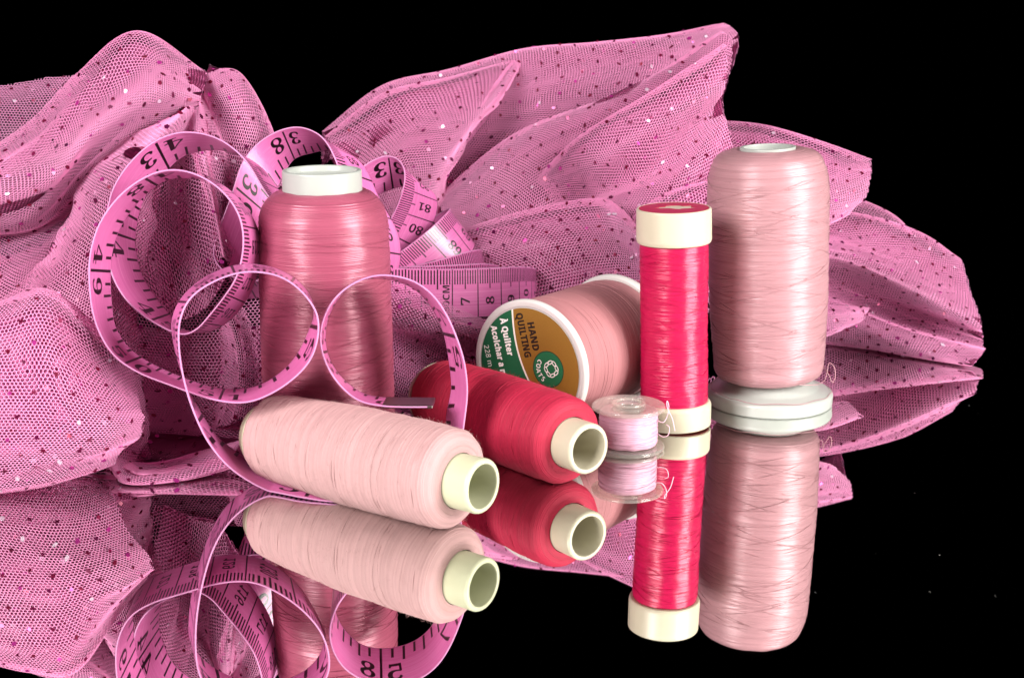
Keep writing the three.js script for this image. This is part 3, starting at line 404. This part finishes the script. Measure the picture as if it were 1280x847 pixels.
  const inTex = sheet((c, s0, s1) => {
    c.fillStyle = INK; c.textAlign = 'center'; c.textBaseline = 'middle';
    for (let e = Math.floor(s0 / 0.3175) - 3; e <= s1 / 0.3175 + 3; e++) { const x = e * 0.3175 * PX; if (e % 8 === 0) c.fillRect(x - 3.5, 0, 7, RH - 8); else c.fillRect(x - 3.5, 4, 7, e % 2 === 0 ? 56 : 40); }
    for (let k = Math.floor(s0 / 2.54) - 1; k <= s1 / 2.54 + 1; k++) if (k > 0) { const d = String(k), x = k * 2.54 * PX; c.font = 'bold 92px serif'; if (d.length === 2) { c.fillText(d[0], x - 40, 106); c.fillText(d[1], x + 40, 106); } else c.fillText(d, x + 40, 106); }
  });
  const faceOf = (flip, tex) => {
    const pos = [], uv = [], idx = [], nor = [], ACROSS = 3; let from = 0;
    const emit = (i, row) => {
      const T = P[Math.min(P.length - 1, i + 1)].clone().sub(P[Math.max(0, i - 1)]).normalize(), nn = T.clone().cross(Q[i]).normalize().multiplyScalar(flip), s = cm(cum[i]);
      for (let k = 0; k <= ACROSS; k++) { const f = k / ACROSS, p = P[i].clone().addScaledVector(Q[i], f).addScaledVector(nn, TH); pos.push(p.x, p.y, p.z); nor.push(nn.x, nn.y, nn.z); const top = flip < 0 ? f : 1 - f; uv.push((s - row * ROWCM) / ROWCM, 1 - (row + 0.008 + top * 0.984) / ROWS); }
    };
    let prev = -1;
    for (let i = 0; i < P.length; i++) {
      const row = Math.max(0, Math.min(ROWS - 1, Math.floor(cm(cum[i]) / ROWCM)));
      if (prev >= 0 && row !== prev) { emit(i, prev); const c = pos.length / 3 - (ACROSS + 1); for (let k = 0; k < ACROSS; k++) idx.push(c - ACROSS - 1 + k, c + k, c - ACROSS + k, c - ACROSS + k, c + k, c + k + 1); }
      emit(i, row); const c = pos.length / 3 - (ACROSS + 1);
      if (prev === row) for (let k = 0; k < ACROSS; k++) idx.push(c - ACROSS - 1 + k, c + k, c - ACROSS + k, c - ACROSS + k, c + k, c + k + 1);
      prev = row;
    }
    if (flip > 0) for (let k = 0; k < idx.length; k += 3) [idx[k], idx[k + 1]] = [idx[k + 1], idx[k]];
    for (let k = 0; k < idx.length; k += 3) [idx[k], idx[k + 1]] = [idx[k + 1], idx[k]];
    const g = new THREE.BufferGeometry(); g.setAttribute('position', new THREE.Float32BufferAttribute(pos, 3)); g.setAttribute('normal', new THREE.Float32BufferAttribute(nor, 3)); g.setAttribute('uv', new THREE.Float32BufferAttribute(uv, 2)); g.setIndex(idx); return g;
  };
  const tape = thing('measuring_tape', 'pink tape measure with black centimetre and inch marks, curled in standing loops', 'tape measure', V(0, 0, 0));
  const vinyl = (map) => std(0xffffff, 0.30, { map, clearcoat: 0.25, clearcoatRoughness: 0.2 });
  mesh('centimetre_face', faceOf(-1), vinyl(cmTex), tape); mesh('inch_face', faceOf(1), vinyl(inTex), tape);
  const rim = (end) => {                          // the rounded edge, a half round bead along the strip
    const pos = [], idx = [], nor = [], K = 4;
    for (let i = 0; i < P.length; i++) {
      const T = P[Math.min(P.length - 1, i + 1)].clone().sub(P[Math.max(0, i - 1)]).normalize(), out = Q[i].clone().normalize().multiplyScalar(end ? 1 : -1), nn = T.clone().cross(Q[i]).normalize(), o = P[i].clone().addScaledVector(Q[i], end);
      for (let k = 0; k <= K; k++) { const a = (k / K - 0.5) * Math.PI, m = out.clone().multiplyScalar(Math.cos(a)).addScaledVector(nn, Math.sin(a)); pos.push(...o.clone().addScaledVector(m, TH * 1.25).toArray()); nor.push(...m.toArray()); }
      if (i) for (let k = 0; k < K; k++) { const c = i * (K + 1) + k; idx.push(c - K - 1, c, c - K, c - K, c, c + 1); }
    }
    const g = new THREE.BufferGeometry(); g.setAttribute('position', new THREE.Float32BufferAttribute(pos, 3)); g.setAttribute('normal', new THREE.Float32BufferAttribute(nor, 3)); g.setIndex(idx); return g;
  };
  const rimMat = std(lin(0.50, 0.205, 0.39), 0.45); mesh('edge', rim(0), rimMat, tape); mesh('edge', rim(1), rimMat, tape);
  // metal tip folded over the end
  const last = P.length - 1, T = P[last].clone().sub(P[last - 40]).normalize(), w = Q[last].clone().addScaledVector(T, -Q[last].dot(T)).normalize(), nn = T.clone().cross(w).normalize(), o = P[last].clone().addScaledVector(Q[last], 0.5);
  const tip = mesh('metal_tip', new RoundedBoxGeometry(0.013, 0.0152, 0.0009, 3, 0.0004), std(lin(0.2, 0.18, 0.165), 0.35, { metalness: 1 }), tape);
  tip.matrixAutoUpdate = true; tip.quaternion.setFromRotationMatrix(new THREE.Matrix4().makeBasis(T, w, T.clone().cross(w))); tip.position.copy(o).addScaledVector(T, -0.0055);
}

renderer.render(scene, camera);
